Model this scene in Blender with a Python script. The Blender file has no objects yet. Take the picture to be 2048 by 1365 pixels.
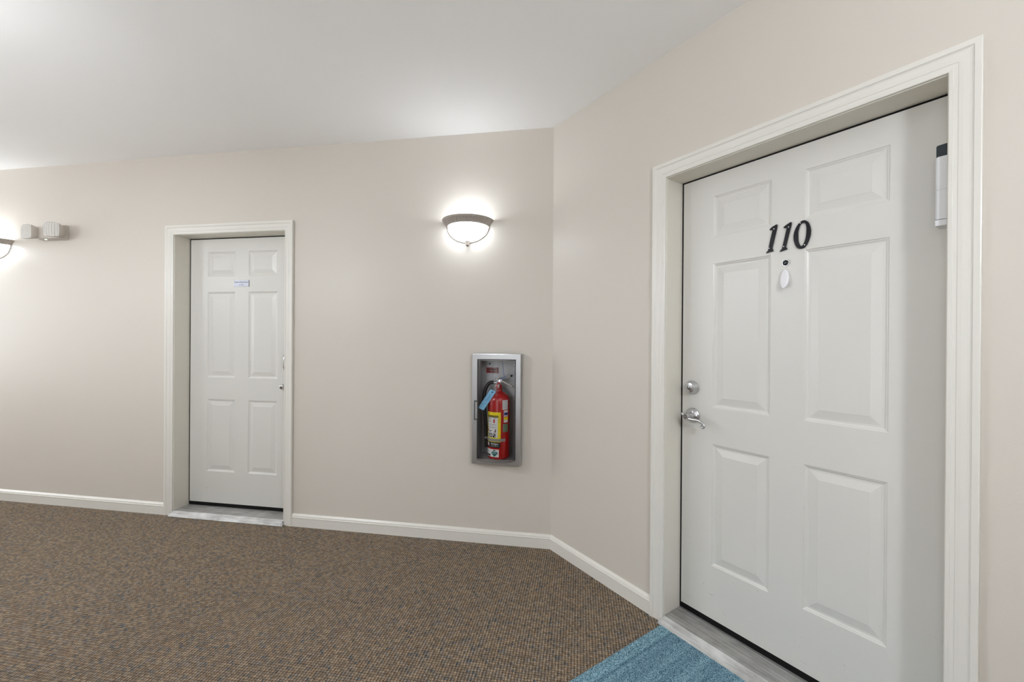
import bpy, bmesh, math, random
from mathutils import Vector, Matrix
random.seed(7)
D = bpy.data
S = bpy.context.scene
COL = S.collection
PI = math.pi

# ------------------------------------------------------------------ camera
F_PX, CY, PITCH, ROLL, CAM_H = 824.2085, 682.2665, -0.0016, 0.0067, 1.3256
cam = D.cameras.new('camera')
cam.sensor_width = 36.0
cam.lens = F_PX / 2048 * 36.0
cam.shift_y = (CY - 682.5) / 2048
cam.clip_start = 0.02
cam_o = D.objects.new('camera', cam)
COL.objects.link(cam_o)
_cp, _sp, _cr, _sr = math.cos(PITCH), math.sin(PITCH), math.cos(ROLL), math.sin(ROLL)
_R = (_cr, -_sr * _sp, _sr * _cp); _U = (-_sr, -_cr * _sp, _cr * _cp); _B = (0, -_cp, -_sp)
cam_o.matrix_world = Matrix(((_R[0], _U[0], _B[0], 0), (_R[1], _U[1], _B[1], 0), (_R[2], _U[2], _B[2], CAM_H), (0, 0, 0, 1)))
S.camera = cam_o

# ------------------------------------------------------------------ light and exposure
W = D.worlds.new('world'); S.world = W
W.use_nodes = True
W.node_tree.nodes['Background'].inputs[0].default_value = (0, 0, 0, 1)
S.view_settings.view_transform = 'Standard'
S.view_settings.look = 'None'
S.view_settings.gamma = 1.0
S.view_settings.use_curve_mapping = False
S.view_settings.exposure = 0.14
BOWL_STRENGTH = 14.0        # lit frosted glass of every wall lamp
BULB_WATTS = 1.5            # the bulb inside it
P_ACROSS, P_ACROSS_UP, P_HALL, P_HALL_UP, P_SIDE, P_SIDE_UP, P_REAR, P_NOOK = 12.3, 3.5, 5.1, 10.0, 12.5, 26.0, 0.8, 0.8 # relative power of the lamps out of the picture; rear and nook are added fill
LAMP_COL = (0.89, 0.945, 1.0)
S.cycles.use_denoising = True
S.cycles.max_bounces = 14
S.cycles.diffuse_bounces = 10
S.cycles.transparent_max_bounces = 16
S.cycles.sample_clamp_indirect = 6.0
S.cycles.caustics_reflective = False
S.cycles.caustics_refractive = False

# ------------------------------------------------------------------ room frame
C0 = Vector((0.2578, 2.6246, 0))
TL, TR = 0.16333, 0.9699
DL = Vector((-math.cos(TL), math.sin(TL), 0)); NL = Vector((math.sin(TL), math.cos(TL), 0))
DR = Vector((math.cos(TR), -math.sin(TR), 0)); NR = Vector((math.sin(TR), math.cos(TR), 0))
CEIL = 2.684
WT = 0.16
def ptL(s, d, z=0): return C0 + DL * s + NL * d + Vector((0, 0, z))
def ptR(s, d, z=0): return C0 + DR * s + NR * d + Vector((0, 0, z))
# a wall's local frame: x to the right seen from the room, y into the wall, z up
def mat_at(wall, s, d, z):
    p = ptL(s, d, z) if wall == 'L' else ptR(s, d, z)
    return Matrix.Translation(p) @ Matrix.Rotation(-TL if wall == 'L' else -TR, 4, 'Z')

# added fill panels out of view: one behind the viewer, one down the hall
def area(name, p, aim, w, h, watts, col):
    li = D.lights.new(name, 'AREA'); li.shape = 'RECTANGLE'; li.size = w; li.size_y = h; li.energy = watts; li.color = col
    o = D.objects.new(name, li); COL.objects.link(o); o.location = p
    o.rotation_euler = (Vector(aim) - Vector(p)).to_track_quat('-Z', 'Z').to_euler(); return o
area('rear_fill', (-1.36, -1.60, 1.50), (-1.36, 2.0, 1.50), 0.80, 2.2, 16.0, (0.89, 0.945, 1.0))
area('hall_end_fill', ptL(8.05, -0.97, 1.45), ptL(4.0, -0.97, 1.45), 1.5, 2.2, 62.0, (0.89, 0.945, 1.0))

# ------------------------------------------------------------------ materials
def srgb(r, g, b):
    f = lambda c: (c / 255 / 12.92) if c / 255 <= 0.04045 else ((c / 255 + 0.055) / 1.055) ** 2.4
    return (f(r), f(g), f(b), 1)
class N:
    def __init__(self, name):
        self.m = D.materials.new(name); self.m.use_nodes = True
        self.t = self.m.node_tree; self.b = self.t.nodes['Principled BSDF']
    def n(self, typ, **kw):
        x = self.t.nodes.new(typ)
        for k, v in kw.items(): setattr(x, k, v)
        return x
    def l(self, a, b): self.t.links.new(a, b)
    def math(self, op, a, b=None):
        x = self.n('ShaderNodeMath', operation=op)
        for i, v in enumerate((a, b)):
            if v is None: continue
            if isinstance(v, (int, float)): x.inputs[i].default_value = v
            else: self.l(v, x.inputs[i])
        return x.outputs[0]
    def bump(self, h, strength, dist):
        x = self.n('ShaderNodeBump'); x.inputs['Strength'].default_value = strength; x.inputs['Distance'].default_value = dist
        self.l(h, x.inputs['Height']); self.l(x.outputs[0], self.b.inputs['Normal']); return x
    def noise(self, scale, detail=2, vec=None, rough=0.5):
        x = self.n('ShaderNodeTexNoise'); x.inputs['Scale'].default_value = scale; x.inputs['Detail'].default_value = detail
        x.inputs['Roughness'].default_value = rough
        if vec is not None: self.l(vec, x.inputs['Vector'])
        return x
    def obj(self):
        return self.n('ShaderNodeTexCoord').outputs['Object']
    def ramp(self, fac, stops, interp='LINEAR'):
        x = self.n('ShaderNodeValToRGB'); x.color_ramp.interpolation = interp
        e = x.color_ramp.elements
        while len(e) < len(stops): e.new(0.5)
        for i, (p, c) in enumerate(stops): e[i].position = p; e[i].color = c
        self.l(fac, x.inputs[0]); return x.outputs[0]
    def mix(self, f, a, b, mode='MIX'):
        x = self.n('ShaderNodeMix', data_type='RGBA', blend_type=mode)
        if isinstance(f, (int, float)): x.inputs[0].default_value = f
        else: self.l(f, x.inputs[0])
        for i, v in ((6, a), (7, b)):
            if isinstance(v, tuple): x.inputs[i].default_value = v
            else: self.l(v, x.inputs[i])
        return x.outputs[2]
def simple(name, col, rough=0.5, metal=0.0, spec=0.5, coat=0.0):
    k = N(name); k.b.inputs['Base Color'].default_value = col
    k.b.inputs['Roughness'].default_value = rough; k.b.inputs['Metallic'].default_value = metal
    k.b.inputs['Specular IOR Level'].default_value = spec; k.b.inputs['Coat Weight'].default_value = coat
    return k.m
def textured(name, col, rough, nscale, bstr, bdist, metal=0.0, var=0.04, vscale=3.0, spec=0.5):
    k = N(name); v = k.obj()
    n1 = k.noise(vscale, 3, v)
    dark = tuple(c * (1 - var) for c in col[:3]) + (1,)
    k.l(k.mix(n1.outputs[0], dark, col), k.b.inputs['Base Color'])
    k.b.inputs['Roughness'].default_value = rough; k.b.inputs['Metallic'].default_value = metal
    k.b.inputs['Specular IOR Level'].default_value = spec
    n2 = k.noise(nscale, 2, v); k.bump(n2.outputs[0], bstr, bdist)
    return k.m
M = {}
M['wall'] = textured('wall_paint', srgb(206, 200, 192), 0.42, 260, 0.16, 0.0015, var=0.02, vscale=1.5, spec=0.35)
M['ceiling'] = textured('ceiling_paint', srgb(243, 243, 243), 0.9, 300, 0.12, 0.001, var=0.015, spec=0.2)
M['trim'] = textured('trim_paint', srgb(221, 219, 213), 0.32, 40, 0.05, 0.001, var=0.02)
M['jamb'] = textured('jamb_paint', srgb(222, 218, 208), 0.34, 60, 0.04, 0.001, var=0.02)
M['rubber'] = simple('black_rubber', (0.004, 0.004, 0.004, 1), 0.7, spec=0.2)
M['black_metal'] = simple('black_enamel', (0.004, 0.004, 0.007, 1), 0.35, spec=0.25)
M['screw'] = simple('bright_screw', (0.75, 0.75, 0.75, 1), 0.25, 1)
M['chrome'] = simple('satin_chrome', (0.60, 0.60, 0.62, 1), 0.24, 1)
M['steel'] = textured('satin_aluminium', (0.47, 0.47, 0.48, 1), 0.36, 90, 0.03, 0.0005, metal=1.0, var=0.08, vscale=20)
M['nickel'] = simple('dull_nickel', (0.62, 0.60, 0.56, 1), 0.5, 0.4)
M['steel_dark'] = textured('galvanised_steel', (0.60, 0.60, 0.61, 1), 0.46, 50, 0.05, 0.0008, metal=0.75, var=0.25, vscale=9)
M['dark_hole'] = simple('dark_hole', (0.01, 0.01, 0.01, 1), 0.8)
M['white_plastic'] = simple('white_plastic', srgb(216, 217, 220), 0.38)
M['ivory_plastic'] = simple('ivory_plastic', srgb(200, 193, 186), 0.42)
M['white_gloss'] = simple('glossy_white_plastic', srgb(232, 232, 238), 0.2)
M['lamp_lens'] = simple('lamp_lens', srgb(214, 212, 208), 0.3)
M['navy_plastic'] = simple('navy_plastic', srgb(22, 34, 42), 0.35)
M['red'] = simple('red_enamel', (0.43, 0.006, 0.006, 1), 0.26, coat=0.4)
M['hose'] = simple('black_hose', (0.008, 0.008, 0.008, 1), 0.42)
M['yellow'] = simple('yellow_print', (0.92, 0.74, 0.01, 1), 0.4)
M['paper'] = simple('white_print', (0.76, 0.76, 0.74, 1), 0.5)
M['ink'] = simple('black_print', (0.008, 0.008, 0.008, 1), 0.45)
M['greyink'] = simple('grey_print', (0.16, 0.16, 0.17, 1), 0.5)
M['redink'] = simple('red_print', (0.42, 0.02, 0.02, 1), 0.45)
M['teal'] = simple('teal_print', (0.0, 0.13, 0.13, 1), 0.45)
M['green'] = simple('green_print', (0.16, 0.26, 0.14, 1), 0.5)
M['orange'] = simple('orange_print', (0.75, 0.22, 0.02, 1), 0.5)
M['indigo'] = simple('indigo_print', (0.05, 0.04, 0.25, 1), 0.5)
M['maroon'] = simple('maroon_print', (0.16, 0.012, 0.012, 1), 0.4)
M['pink'] = simple('pink_print', (0.55, 0.30, 0.27, 1), 0.45)
M['tag_blue'] = simple('blue_card', (0.26, 0.60, 0.90, 1), 0.5)
M['seal_blue'] = simple('blue_plastic_tie', (0.05, 0.16, 0.45, 1), 0.4)
M['plate'] = simple('silver_plate', (0.45, 0.47, 0.55, 1), 0.35, 0.4)
M['pewter'] = textured('brushed_pewter', (0.48, 0.43, 0.385, 1), 0.5, 160, 0.25, 0.0015, metal=0.35, var=0.35, vscale=60)

def door_mat():
    k = N('door_paint'); v = k.obj()
    col = srgb(215, 214, 210)
    n1 = k.noise(2.2, 3, v)
    base = k.mix(n1.outputs[0], tuple(c * 0.975 for c in col[:3]) + (1,), col)
    # scuffs on the kick area: sparse dark scratches low on the leaf
    sep = k.n('ShaderNodeSeparateXYZ'); k.l(v, sep.inputs[0])
    low = k.n('ShaderNodeMapRange'); low.inputs[1].default_value = 0.55; low.inputs[2].default_value = 0.05
    k.l(sep.outputs[2], low.inputs[0])
    mp = k.n('ShaderNodeMapping'); mp.inputs['Rotation'].default_value = (0, 0.5, 0); mp.inputs['Scale'].default_value = (16, 1, 70)
    k.l(v, mp.inputs['Vector'])
    sc = k.noise(1.0, 5, mp.outputs[0], 0.65)
    scr = k.ramp(sc.outputs[0], [(0.66, (0, 0, 0, 1)), (0.72, (1, 1, 1, 1))])
    sp = k.noise(120, 2, v)
    spk = k.ramp(sp.outputs[0], [(0.72, (0, 0, 0, 1)), (0.78, (1, 1, 1, 1))])
    f = k.math('MULTIPLY', k.math('MAXIMUM', scr, spk), k.math('MULTIPLY', low.outputs[0], 0.45))
    k.l(k.mix(f, base, (0.10, 0.09, 0.07, 1)), k.b.inputs['Base Color'])
    k.b.inputs['Roughness'].default_value = 0.33
    n2 = k.noise(230, 2, v); k.bump(n2.outputs[0], 0.10, 0.0012)
    return k.m
M['door'] = door_mat()

def carpet_mat():
    k = N('loop_carpet'); v = k.obj()
    mp = k.n('ShaderNodeMapping', vector_type='POINT')
    mp.inputs['Rotation'].default_value = (0, 0, TL)
    k.l(v, mp.inputs['Vector'])
    sc = k.n('ShaderNodeVectorMath', operation='MULTIPLY'); sc.inputs[1].default_value = (1 / 0.0128, 1 / 0.0118, 0)
    k.l(mp.outputs[0], sc.inputs[0])
    vo = k.n('ShaderNodeTexVoronoi', voronoi_dimensions='2D', feature='F1'); vo.inputs['Scale'].default_value = 1.0
    vo.inputs['Randomness'].default_value = 0.22
    k.l(sc.outputs[0], vo.inputs['Vector'])
    r = k.n('ShaderNodeSeparateColor'); k.l(vo.outputs['Color'], r.inputs[0])
    tones = [(0.0, srgb(148, 134, 117)), (0.16, srgb(170, 153, 132)), (0.30, srgb(156, 143, 128)), (0.44, srgb(182, 164, 141)),
             (0.58, srgb(150, 135, 118)), (0.70, srgb(168, 146, 122)), (0.80, srgb(162, 152, 141)), (0.92, srgb(136, 131, 124)), (0.97, srgb(118, 123, 126))]
    base = k.ramp(r.outputs[0], tones, 'CONSTANT')
    # clusters of blue grey and rust yarn
    nb = k.noise(30, 1, mp.outputs[0])
    fb = k.ramp(nb.outputs[0], [(0.60, (0, 0, 0, 1)), (0.70, (1, 1, 1, 1))])
    base = k.mix(k.math('MULTIPLY', fb, k.math('MULTIPLY', r.outputs[1], 0.7)), base, srgb(130, 132, 136))
    off = k.n('ShaderNodeVectorMath', operation='ADD'); off.inputs[1].default_value = (7.3, 3.1, 0); k.l(mp.outputs[0], off.inputs[0])
    nr = k.noise(34, 1, off.outputs[0])
    fr_ = k.ramp(nr.outputs[0], [(0.62, (0, 0, 0, 1)), (0.72, (1, 1, 1, 1))])
    base = k.mix(k.math('MULTIPLY', fr_, k.math('MULTIPLY', r.outputs[2], 0.6)), base, srgb(170, 144, 120))
    # shade between the loops and along the rows, painted into the colour
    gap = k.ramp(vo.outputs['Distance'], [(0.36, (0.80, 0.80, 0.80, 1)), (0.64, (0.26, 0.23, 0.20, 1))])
    sp = k.n('ShaderNodeSeparateXYZ'); k.l(sc.outputs[0], sp.inputs[0])
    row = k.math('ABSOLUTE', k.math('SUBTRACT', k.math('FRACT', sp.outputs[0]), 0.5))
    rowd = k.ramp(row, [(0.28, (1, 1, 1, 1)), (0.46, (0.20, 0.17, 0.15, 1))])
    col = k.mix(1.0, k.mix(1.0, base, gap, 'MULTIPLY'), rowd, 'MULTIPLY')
    k.l(col, k.b.inputs['Base Color'])
    k.b.inputs['Roughness'].default_value = 0.95; k.b.inputs['Specular IOR Level'].default_value = 0.1
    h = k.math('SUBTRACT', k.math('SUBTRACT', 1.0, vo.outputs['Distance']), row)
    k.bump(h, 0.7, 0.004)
    return k.m
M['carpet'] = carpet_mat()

def mat_mat():
    k = N('blue_pile'); v = k.obj()
    n1 = k.noise(330, 2, v, 0.75)
    c = k.ramp(n1.outputs[0], [(0.38, srgb(34, 74, 98)), (0.5, srgb(112, 152, 170)), (0.62, srgb(190, 222, 232))])
    sep = k.n('ShaderNodeSeparateXYZ'); k.l(v, sep.inputs[0])
    # broad woven stripes running front to back, lighter selvedge
    mp = k.n('ShaderNodeMapping'); mp.inputs['Scale'].default_value = (22, 0.8, 1); k.l(v, mp.inputs['Vector'])
    st = k.noise(1.0, 2, mp.outputs[0])
    sf = k.ramp(st.outputs[0], [(0.35, (0.62, 0.66, 0.70, 1)), (0.65, (1.05, 1.05, 1.05, 1))])
    edge = k.ramp(sep.outputs[0], [(0.052, (1.25, 1.25, 1.22, 1)), (0.062, (0.55, 0.6, 0.66, 1)), (0.078, (0.92, 0.93, 0.95, 1))])
    col = k.mix(1.0, k.mix(1.0, c, sf, 'MULTIPLY'), edge, 'MULTIPLY')
    k.l(col, k.b.inputs['Base Color']); k.b.inputs['Roughness'].default_value = 0.95; k.b.inputs['Specular IOR Level'].default_value = 0.1
    k.bump(n1.outputs[0], 0.9, 0.004)
    return k.m
M['mat'] = mat_mat()

def thr_mat():
    k = N('fluted_aluminium'); v = k.obj()
    n1 = k.noise(14, 4, v)
    mp = k.n('ShaderNodeMapping'); mp.inputs['Scale'].default_value = (3, 40, 40); k.l(v, mp.inputs['Vector'])
    n2 = k.noise(2.5, 3, mp.outputs[0])
    a = k.ramp(n1.outputs[0], [(0.3, (0.30, 0.29, 0.28, 1)), (0.7, (0.52, 0.52, 0.51, 1))])
    k.l(k.mix(0.3, a, k.ramp(n2.outputs[0], [(0.4, (0.26, 0.25, 0.24, 1)), (0.6, (0.62, 0.62, 0.62, 1))])), k.b.inputs['Base Color'])
    k.b.inputs['Metallic'].default_value = 0.55; k.b.inputs['Roughness'].default_value = 0.42
    return k.m
M['threshold'] = thr_mat()

def emit(name, col, strength):
    m = D.materials.new(name); m.use_nodes = True; t = m.node_tree; t.nodes.clear()
    e = t.nodes.new('ShaderNodeEmission'); e.inputs[0].default_value = col + (1,) if len(col) == 3 else col; e.inputs[1].default_value = strength
    o = t.nodes.new('ShaderNodeOutputMaterial'); t.links.new(e.outputs[0], o.inputs[0]); return m
M['bowl'] = emit('lit_frosted_glass', LAMP_COL, BOWL_STRENGTH)
M['led'] = emit('green_white_led', (0.75, 1.0, 0.8), 3.0)

def acrylic_mat():
    m = D.materials.new('clear_acrylic'); m.use_nodes = True; t = m.node_tree; t.nodes.clear()
    tr = t.nodes.new('ShaderNodeBsdfTransparent'); tr.inputs[0].default_value = (0.84, 0.84, 0.85, 1)
    gl = t.nodes.new('ShaderNodeBsdfGlossy'); gl.inputs['Roughness'].default_value = 0.08; gl.inputs[0].default_value = (1, 1, 1, 1)
    fz = t.nodes.new('ShaderNodeFresnel'); fz.inputs[0].default_value = 1.28
    mx = t.nodes.new('ShaderNodeMixShader'); o = t.nodes.new('ShaderNodeOutputMaterial')
    t.links.new(fz.outputs[0], mx.inputs[0]); t.links.new(tr.outputs[0], mx.inputs[1]); t.links.new(gl.outputs[0], mx.inputs[2])
    t.links.new(mx.outputs[0], o.inputs[0]); return m
M['acrylic'] = acrylic_mat()
def lip_mat():
    m = D.materials.new('matte_acrylic'); m.use_nodes = True; t = m.node_tree; t.nodes.clear()  # clear sheet mixed with matte beige, for the bubble's floor and top
    tr = t.nodes.new('ShaderNodeBsdfTransparent'); tr.inputs[0].default_value = (0.8, 0.8, 0.8, 1)
    df = t.nodes.new('ShaderNodeBsdfDiffuse'); df.inputs[0].default_value = (0.62, 0.60, 0.57, 1)
    mx = t.nodes.new('ShaderNodeMixShader'); mx.inputs[0].default_value = 0.55; o = t.nodes.new('ShaderNodeOutputMaterial')
    t.links.new(tr.outputs[0], mx.inputs[1]); t.links.new(df.outputs[0], mx.inputs[2]); t.links.new(mx.outputs[0], o.inputs[0]); return m
M['acrylic_lip'] = lip_mat()
M['acrylic_edge'] = simple('acrylic_edge', (0.16, 0.16, 0.15, 1), 0.25)

# ------------------------------------------------------------------ mesh helpers (each returns / fills a bmesh)
def B(): return bmesh.new()
def quad(bm, *pts):
    return bm.faces.new([bm.verts.new(p) for p in pts])
def box(bm, x0, x1, y0, y1, z0, z1, bev=0.0, seg=2):
    r = bmesh.ops.create_cube(bm, size=1.0)
    vs = r['verts']
    for v in vs:
        v.co = Vector(((x0 + x1) / 2 + v.co.x * (x1 - x0), (y0 + y1) / 2 + v.co.y * (y1 - y0), (z0 + z1) / 2 + v.co.z * (z1 - z0)))
    if bev > 0:
        es = list({e for v in vs for e in v.link_edges})
        bmesh.ops.bevel(bm, geom=es, offset=bev, segments=seg, affect='EDGES', profile=0.5)
    return bm
def prism(bm, poly, y0, y1):
    """polygon given in (x, z), extruded from y0 to y1"""
    a = [bm.verts.new((x, y0, z)) for x, z in poly]; b = [bm.verts.new((x, y1, z)) for x, z in poly]
    n = len(poly)
    bm.faces.new(a); bm.faces.new(b[::-1])
    for i in range(n):
        j = (i + 1) % n; bm.faces.new((a[j], a[i], b[i], b[j]))
    return bm
def extrude_x(bm, prof, x0, x1, caps=True):
    """profile given in (y, z), swept along x"""
    a = [bm.verts.new((x0, y, z)) for y, z in prof]; b = [bm.verts.new((x1, y, z)) for y, z in prof]
    n = len(prof)
    for i in range(n):
        j = (i + 1) % n; bm.faces.new((a[i], a[j], b[j], b[i]))
    if caps: bm.faces.new(a[::-1]); bm.faces.new(b)
    return bm
def lathe(bm, prof, seg=48, a0=0.0, a1=2 * PI, axis='Z', c=(0, 0, 0), caps=False, mod=None):
    """profile in (r, h); axis Z (angle 0 = +x) or Y (h along -y towards the room)"""
    full = abs(a1 - a0 - 2 * PI) < 1e-6
    n = seg if full else seg + 1
    rings = []
    for i in range(n):
        t = a0 + (a1 - a0) * i / seg
        ring = []
        for j, (r, h) in enumerate(prof):
            rr = r + (mod(t, j) if mod else 0)
            if axis == 'Z': p = (rr * math.cos(t), rr * math.sin(t), h)
            else: p = (rr * math.cos(t), -h, rr * math.sin(t))
            ring.append(bm.verts.new((p[0] + c[0], p[1] + c[1], p[2] + c[2])))
        rings.append(ring)
    for i in range(n if full else n - 1):
        A, Bq = rings[i], rings[(i + 1) % n]
        for j in range(len(prof) - 1):
            try: bm.faces.new((A[j], Bq[j], Bq[j + 1], A[j + 1]))
            except ValueError: pass
    if caps:
        bm.faces.new([r[0] for r in rings]); bm.faces.new([r[-1] for r in rings][::-1])
    bmesh.ops.remove_doubles(bm, verts=bm.verts[:], dist=1e-6)
    return bm
def tube(bm, pts, rad, seg=12, caps=True, flat=None):
    pts = [Vector(p) for p in pts]; n = len(pts)
    rads = rad if isinstance(rad, (list, tuple)) else [rad] * n
    T = [(pts[min(i + 1, n - 1)] - pts[max(i - 1, 0)]).normalized() for i in range(n)]
    u = T[0].orthogonal().normalized()
    if flat: u = Vector(flat)
    rings = []
    for i in range(n):
        u = (u - T[i] * u.dot(T[i])).normalized(); w = T[i].cross(u)
        rr = rads[i]
        ru, rw = rr if isinstance(rr, (tuple, list)) else (rr, rr)
        rings.append([bm.verts.new(pts[i] + u * math.cos(2 * PI * k / seg) * ru + w * math.sin(2 * PI * k / seg) * rw) for k in range(seg)])
    for i in range(n - 1):
        for k in range(seg):
            q = (k + 1) % seg
            bm.faces.new((rings[i][k], rings[i][q], rings[i + 1][q], rings[i + 1][k]))
    if caps: bm.faces.new(rings[0][::-1]); bm.faces.new(rings[-1])
    return bm
def spline(pts, n=8):
    P = [Vector(p) for p in pts]; P = [P[0] * 2 - P[1]] + P + [P[-1] * 2 - P[-2]]
    out = []
    for i in range(1, len(P) - 2):
        for k in range(n):
            t = k / n; a, b, c, d = P[i - 1], P[i], P[i + 1], P[i + 2]
            out.append(0.5 * ((2 * b) + (c - a) * t + (2 * a - 5 * b + 4 * c - d) * t * t + (3 * b - a - 3 * c + d) * t ** 3))
    out.append(P[-2]); return out

def obj(name, bm, mat, parent=None, smooth=None, xf=None):
    bmesh.ops.recalc_face_normals(bm, faces=bm.faces[:])
    me = D.meshes.new(name); bm.to_mesh(me); bm.free()
    if smooth:
        for p in me.polygons: p.use_smooth = True
        me.set_sharp_from_angle(angle=math.radians(smooth))
    o = D.objects.new(name, me); COL.objects.link(o)
    for m in (mat if isinstance(mat, (list, tuple)) else [mat]): me.materials.append(m)
    if parent: o.parent = parent
    if xf is not None: o.matrix_world = xf
    return o
def tag(o, label=None, cat=None, group=None, kind=None):
    if label: o['label'] = label
    if cat: o['category'] = cat
    if group: o['group'] = group
    if kind: o['kind'] = kind
    return o
def empty(name, xf, label=None, cat=None, group=None, kind=None):
    o = D.objects.new(name, None); o.empty_display_size = 0.05; COL.objects.link(o); o.matrix_world = xf
    return tag(o, label, cat, group, kind)
def child_empty(name, parent, loc=(0, 0, 0)):
    o = D.objects.new(name, None); o.empty_display_size = 0.02; COL.objects.link(o); o.parent = parent; o.location = loc; return o
def text_bm(txt, size, align='CENTER', ext=0.0):
    cu = D.curves.new('lettering', 'FONT'); cu.body = txt; cu.size = size; cu.align_x = align; cu.align_y = 'CENTER'; cu.extrude = ext
    cu.resolution_u = 3
    o = D.objects.new('lettering', cu); COL.objects.link(o)
    dg = bpy.context.evaluated_depsgraph_get(); dg.update()
    me = D.meshes.new_from_object(o.evaluated_get(dg))
    bm = B(); bm.from_mesh(me)
    D.objects.remove(o); D.curves.remove(cu); D.meshes.remove(me)
    for v in bm.verts: v.co = Vector((v.co.x, -v.co.z, v.co.y))      # stand it up, facing -y
    return bm

# ------------------------------------------------------------------ room shell
def wall_grid(name, wall, x0, x1, holes, label):
    """wall with rectangular holes; x to the right, front face at y = 0"""
    xs = sorted({x0, x1, *[h[0] for h in holes], *[h[1] for h in holes]})
    zs = sorted({0.0, CEIL, *[h[2] for h in holes], *[h[3] for h in holes]})
    bm = B(); V = {}
    def vert(x, y, z):
        k = (round(x, 5), y, round(z, 5))
        if k not in V: V[k] = bm.verts.new((x, y, z))
        return V[k]
    inside = lambda x, z: any(h[0] < x < h[1] and h[2] < z < h[3] for h in holes)
    for i in range(len(xs) - 1):
        for j in range(len(zs) - 1):
            a, b, c, d = xs[i], xs[i + 1], zs[j], zs[j + 1]
            solid = not inside((a + b) / 2, (c + d) / 2)
            if solid:
                bm.faces.new((vert(a, 0, c), vert(b, 0, c), vert(b, 0, d), vert(a, 0, d)))
                bm.faces.new((vert(a, WT, c), vert(a, WT, d), vert(b, WT, d), vert(b, WT, c)))
            for (nx, nz, e) in ((i - 1, j, 'l'), (i + 1, j, 'r'), (i, j - 1, 'b'), (i, j + 1, 't')):
                out = nx < 0 or nz < 0 or nx >= len(xs) - 1 or nz >= len(zs) - 1
                nsolid = (not out) and not inside((xs[nx] + xs[nx + 1]) / 2, (zs[nz] + zs[nz + 1]) / 2)
                if solid and not nsolid:
                    p = {'l': ((a, c), (a, d)), 'r': ((b, c), (b, d)), 'b': ((a, c), (b, c)), 't': ((a, d), (b, d))}[e]
                    (ax, az), (bx, bz) = p
                    bm.faces.new((vert(ax, 0, az), vert(bx, 0, bz), vert(bx, WT, bz), vert(ax, WT, az)))
    o = obj(name, bm, M['wall'], xf=mat_at(wall, 0, 0, 0))
    return tag(o, label, kind='structure')

L_LI, L_RI, R_LI, R_RI, HEAD = 2.8214, 1.9002, 0.8279, 1.7471, 2.0941
JT = 0.02
CAB = (-0.487, -0.217, 0.552, 1.214)       # niche of the cabinet, x and z in wall frame
L_END, R_END, OPP = 8.2, 2.95, -1.95
wall_grid('wall_left', 'L', -L_END, 0.0, [(-L_LI - JT, -L_RI + JT, 0.0, HEAD + JT), CAB], 'long beige corridor wall with far door, lamps and extinguisher cabinet')
wall_grid('wall_right', 'R', 0.0, R_END, [(R_LI - JT, R_RI + JT, 0.0, HEAD + JT)], 'beige angled wall with the near white door')
def plain_wall(name, a, b, label):
    a, b = Vector(a), Vector(b); d = (b - a).normalized(); n = Vector((-d.y, d.x, 0))
    bm = B(); L_ = (b - a).length
    box(bm, 0, L_, 0, 0.12, 0, CEIL)
    ang = math.atan2(d.y, d.x)
    return tag(obj(name, bm, M['wall'], xf=Matrix.Translation(a) @ Matrix.Rotation(ang, 4, 'Z')), label, kind='structure')
pA = ptL(L_END, 0); pB = ptL(L_END, OPP); pC = ptL(1.35, OPP); pD = ptL(1.35, -4.65)
pE = ptR(R_END, 0); pF = ptR(R_END, -3.3)
plain_wall('wall_end', pB, pA, 'beige end wall of the corridor')
plain_wall('wall_opposite', pC, pB, 'beige corridor wall opposite the far door')
plain_wall('wall_nook', pD, pC, 'beige wall beside the entrance nook')
plain_wall('wall_rear', pF, pD, 'beige wall behind the viewer')
plain_wall('wall_side', pE, pF, 'beige wall on the near side of the white door')
# floor and ceiling: one slab each over the whole plan
xs = [p.x for p in (pA, pB, pC, pD, pE, pF, C0)]; ys = [p.y for p in (pA, pB, pC, pD, pE, pF, C0)]
bm = B(); box(bm, min(xs) - .3, max(xs) + .5, min(ys) - .3, max(ys) + .5, -0.1, 0.0)
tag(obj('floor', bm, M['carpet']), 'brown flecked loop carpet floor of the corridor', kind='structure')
bm = B(); box(bm, min(xs) - .3, max(xs) + .5, min(ys) - .3, max(ys) + .5, CEIL, CEIL + 0.1)
tag(obj('ceiling', bm, M['ceiling']), 'plain white ceiling of the corridor', kind='structure')

# baseboards (profile in d, z; front negative)
BB = [(0, 0), (-0.0145, 0), (-0.0145, 0.0600), (-0.0165, 0.0625), (-0.0165, 0.0650), (-0.0120, 0.0672), (-0.0110, 0.0700), (-0.0110, 0.0725),
      (-0.0125, 0.0740), (-0.0110, 0.0775), (-0.0065, 0.0830), (-0.0035, 0.0873), (0, 0.0873)]
half = math.tan((TR - TL) / 2)      # mitre in the corner between the two walls
def baseboard(name, wall, x0, x1, m0=0.0, m1=0.0, label=''):
    bm = B()
    a = [bm.verts.new((x0 + m0 * y, y, z)) for y, z in BB]; b = [bm.verts.new((x1 + m1 * y, y, z)) for y, z in BB]
    n = len(BB)
    for i in range(n):
        j = (i + 1) % n; bm.faces.new((a[i], a[j], b[j], b[i]))
    bm.faces.new(a[::-1]); bm.faces.new(b)
    return tag(obj(name, bm, M['trim'], xf=mat_at(wall, 0, 0, 0)), label, kind='structure')
CW = 0.0688
baseboard('baseboard_left', 'L', -L_END, -(L_LI + CW - 0.002), label='white baseboard to the left of the far door')
baseboard('baseboard_middle', 'L', -(L_RI - CW + 0.002), 0.0, m1=half, label='white baseboard between the far door and the corner')
baseboard('baseboard_corner', 'R', 0.0, R_LI - CW + 0.002, m0=-half, label='white baseboard between the corner and the near door')
baseboard('baseboard_right', 'R', R_RI + CW - 0.002, R_END, label='white baseboard right of the near door')

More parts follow.
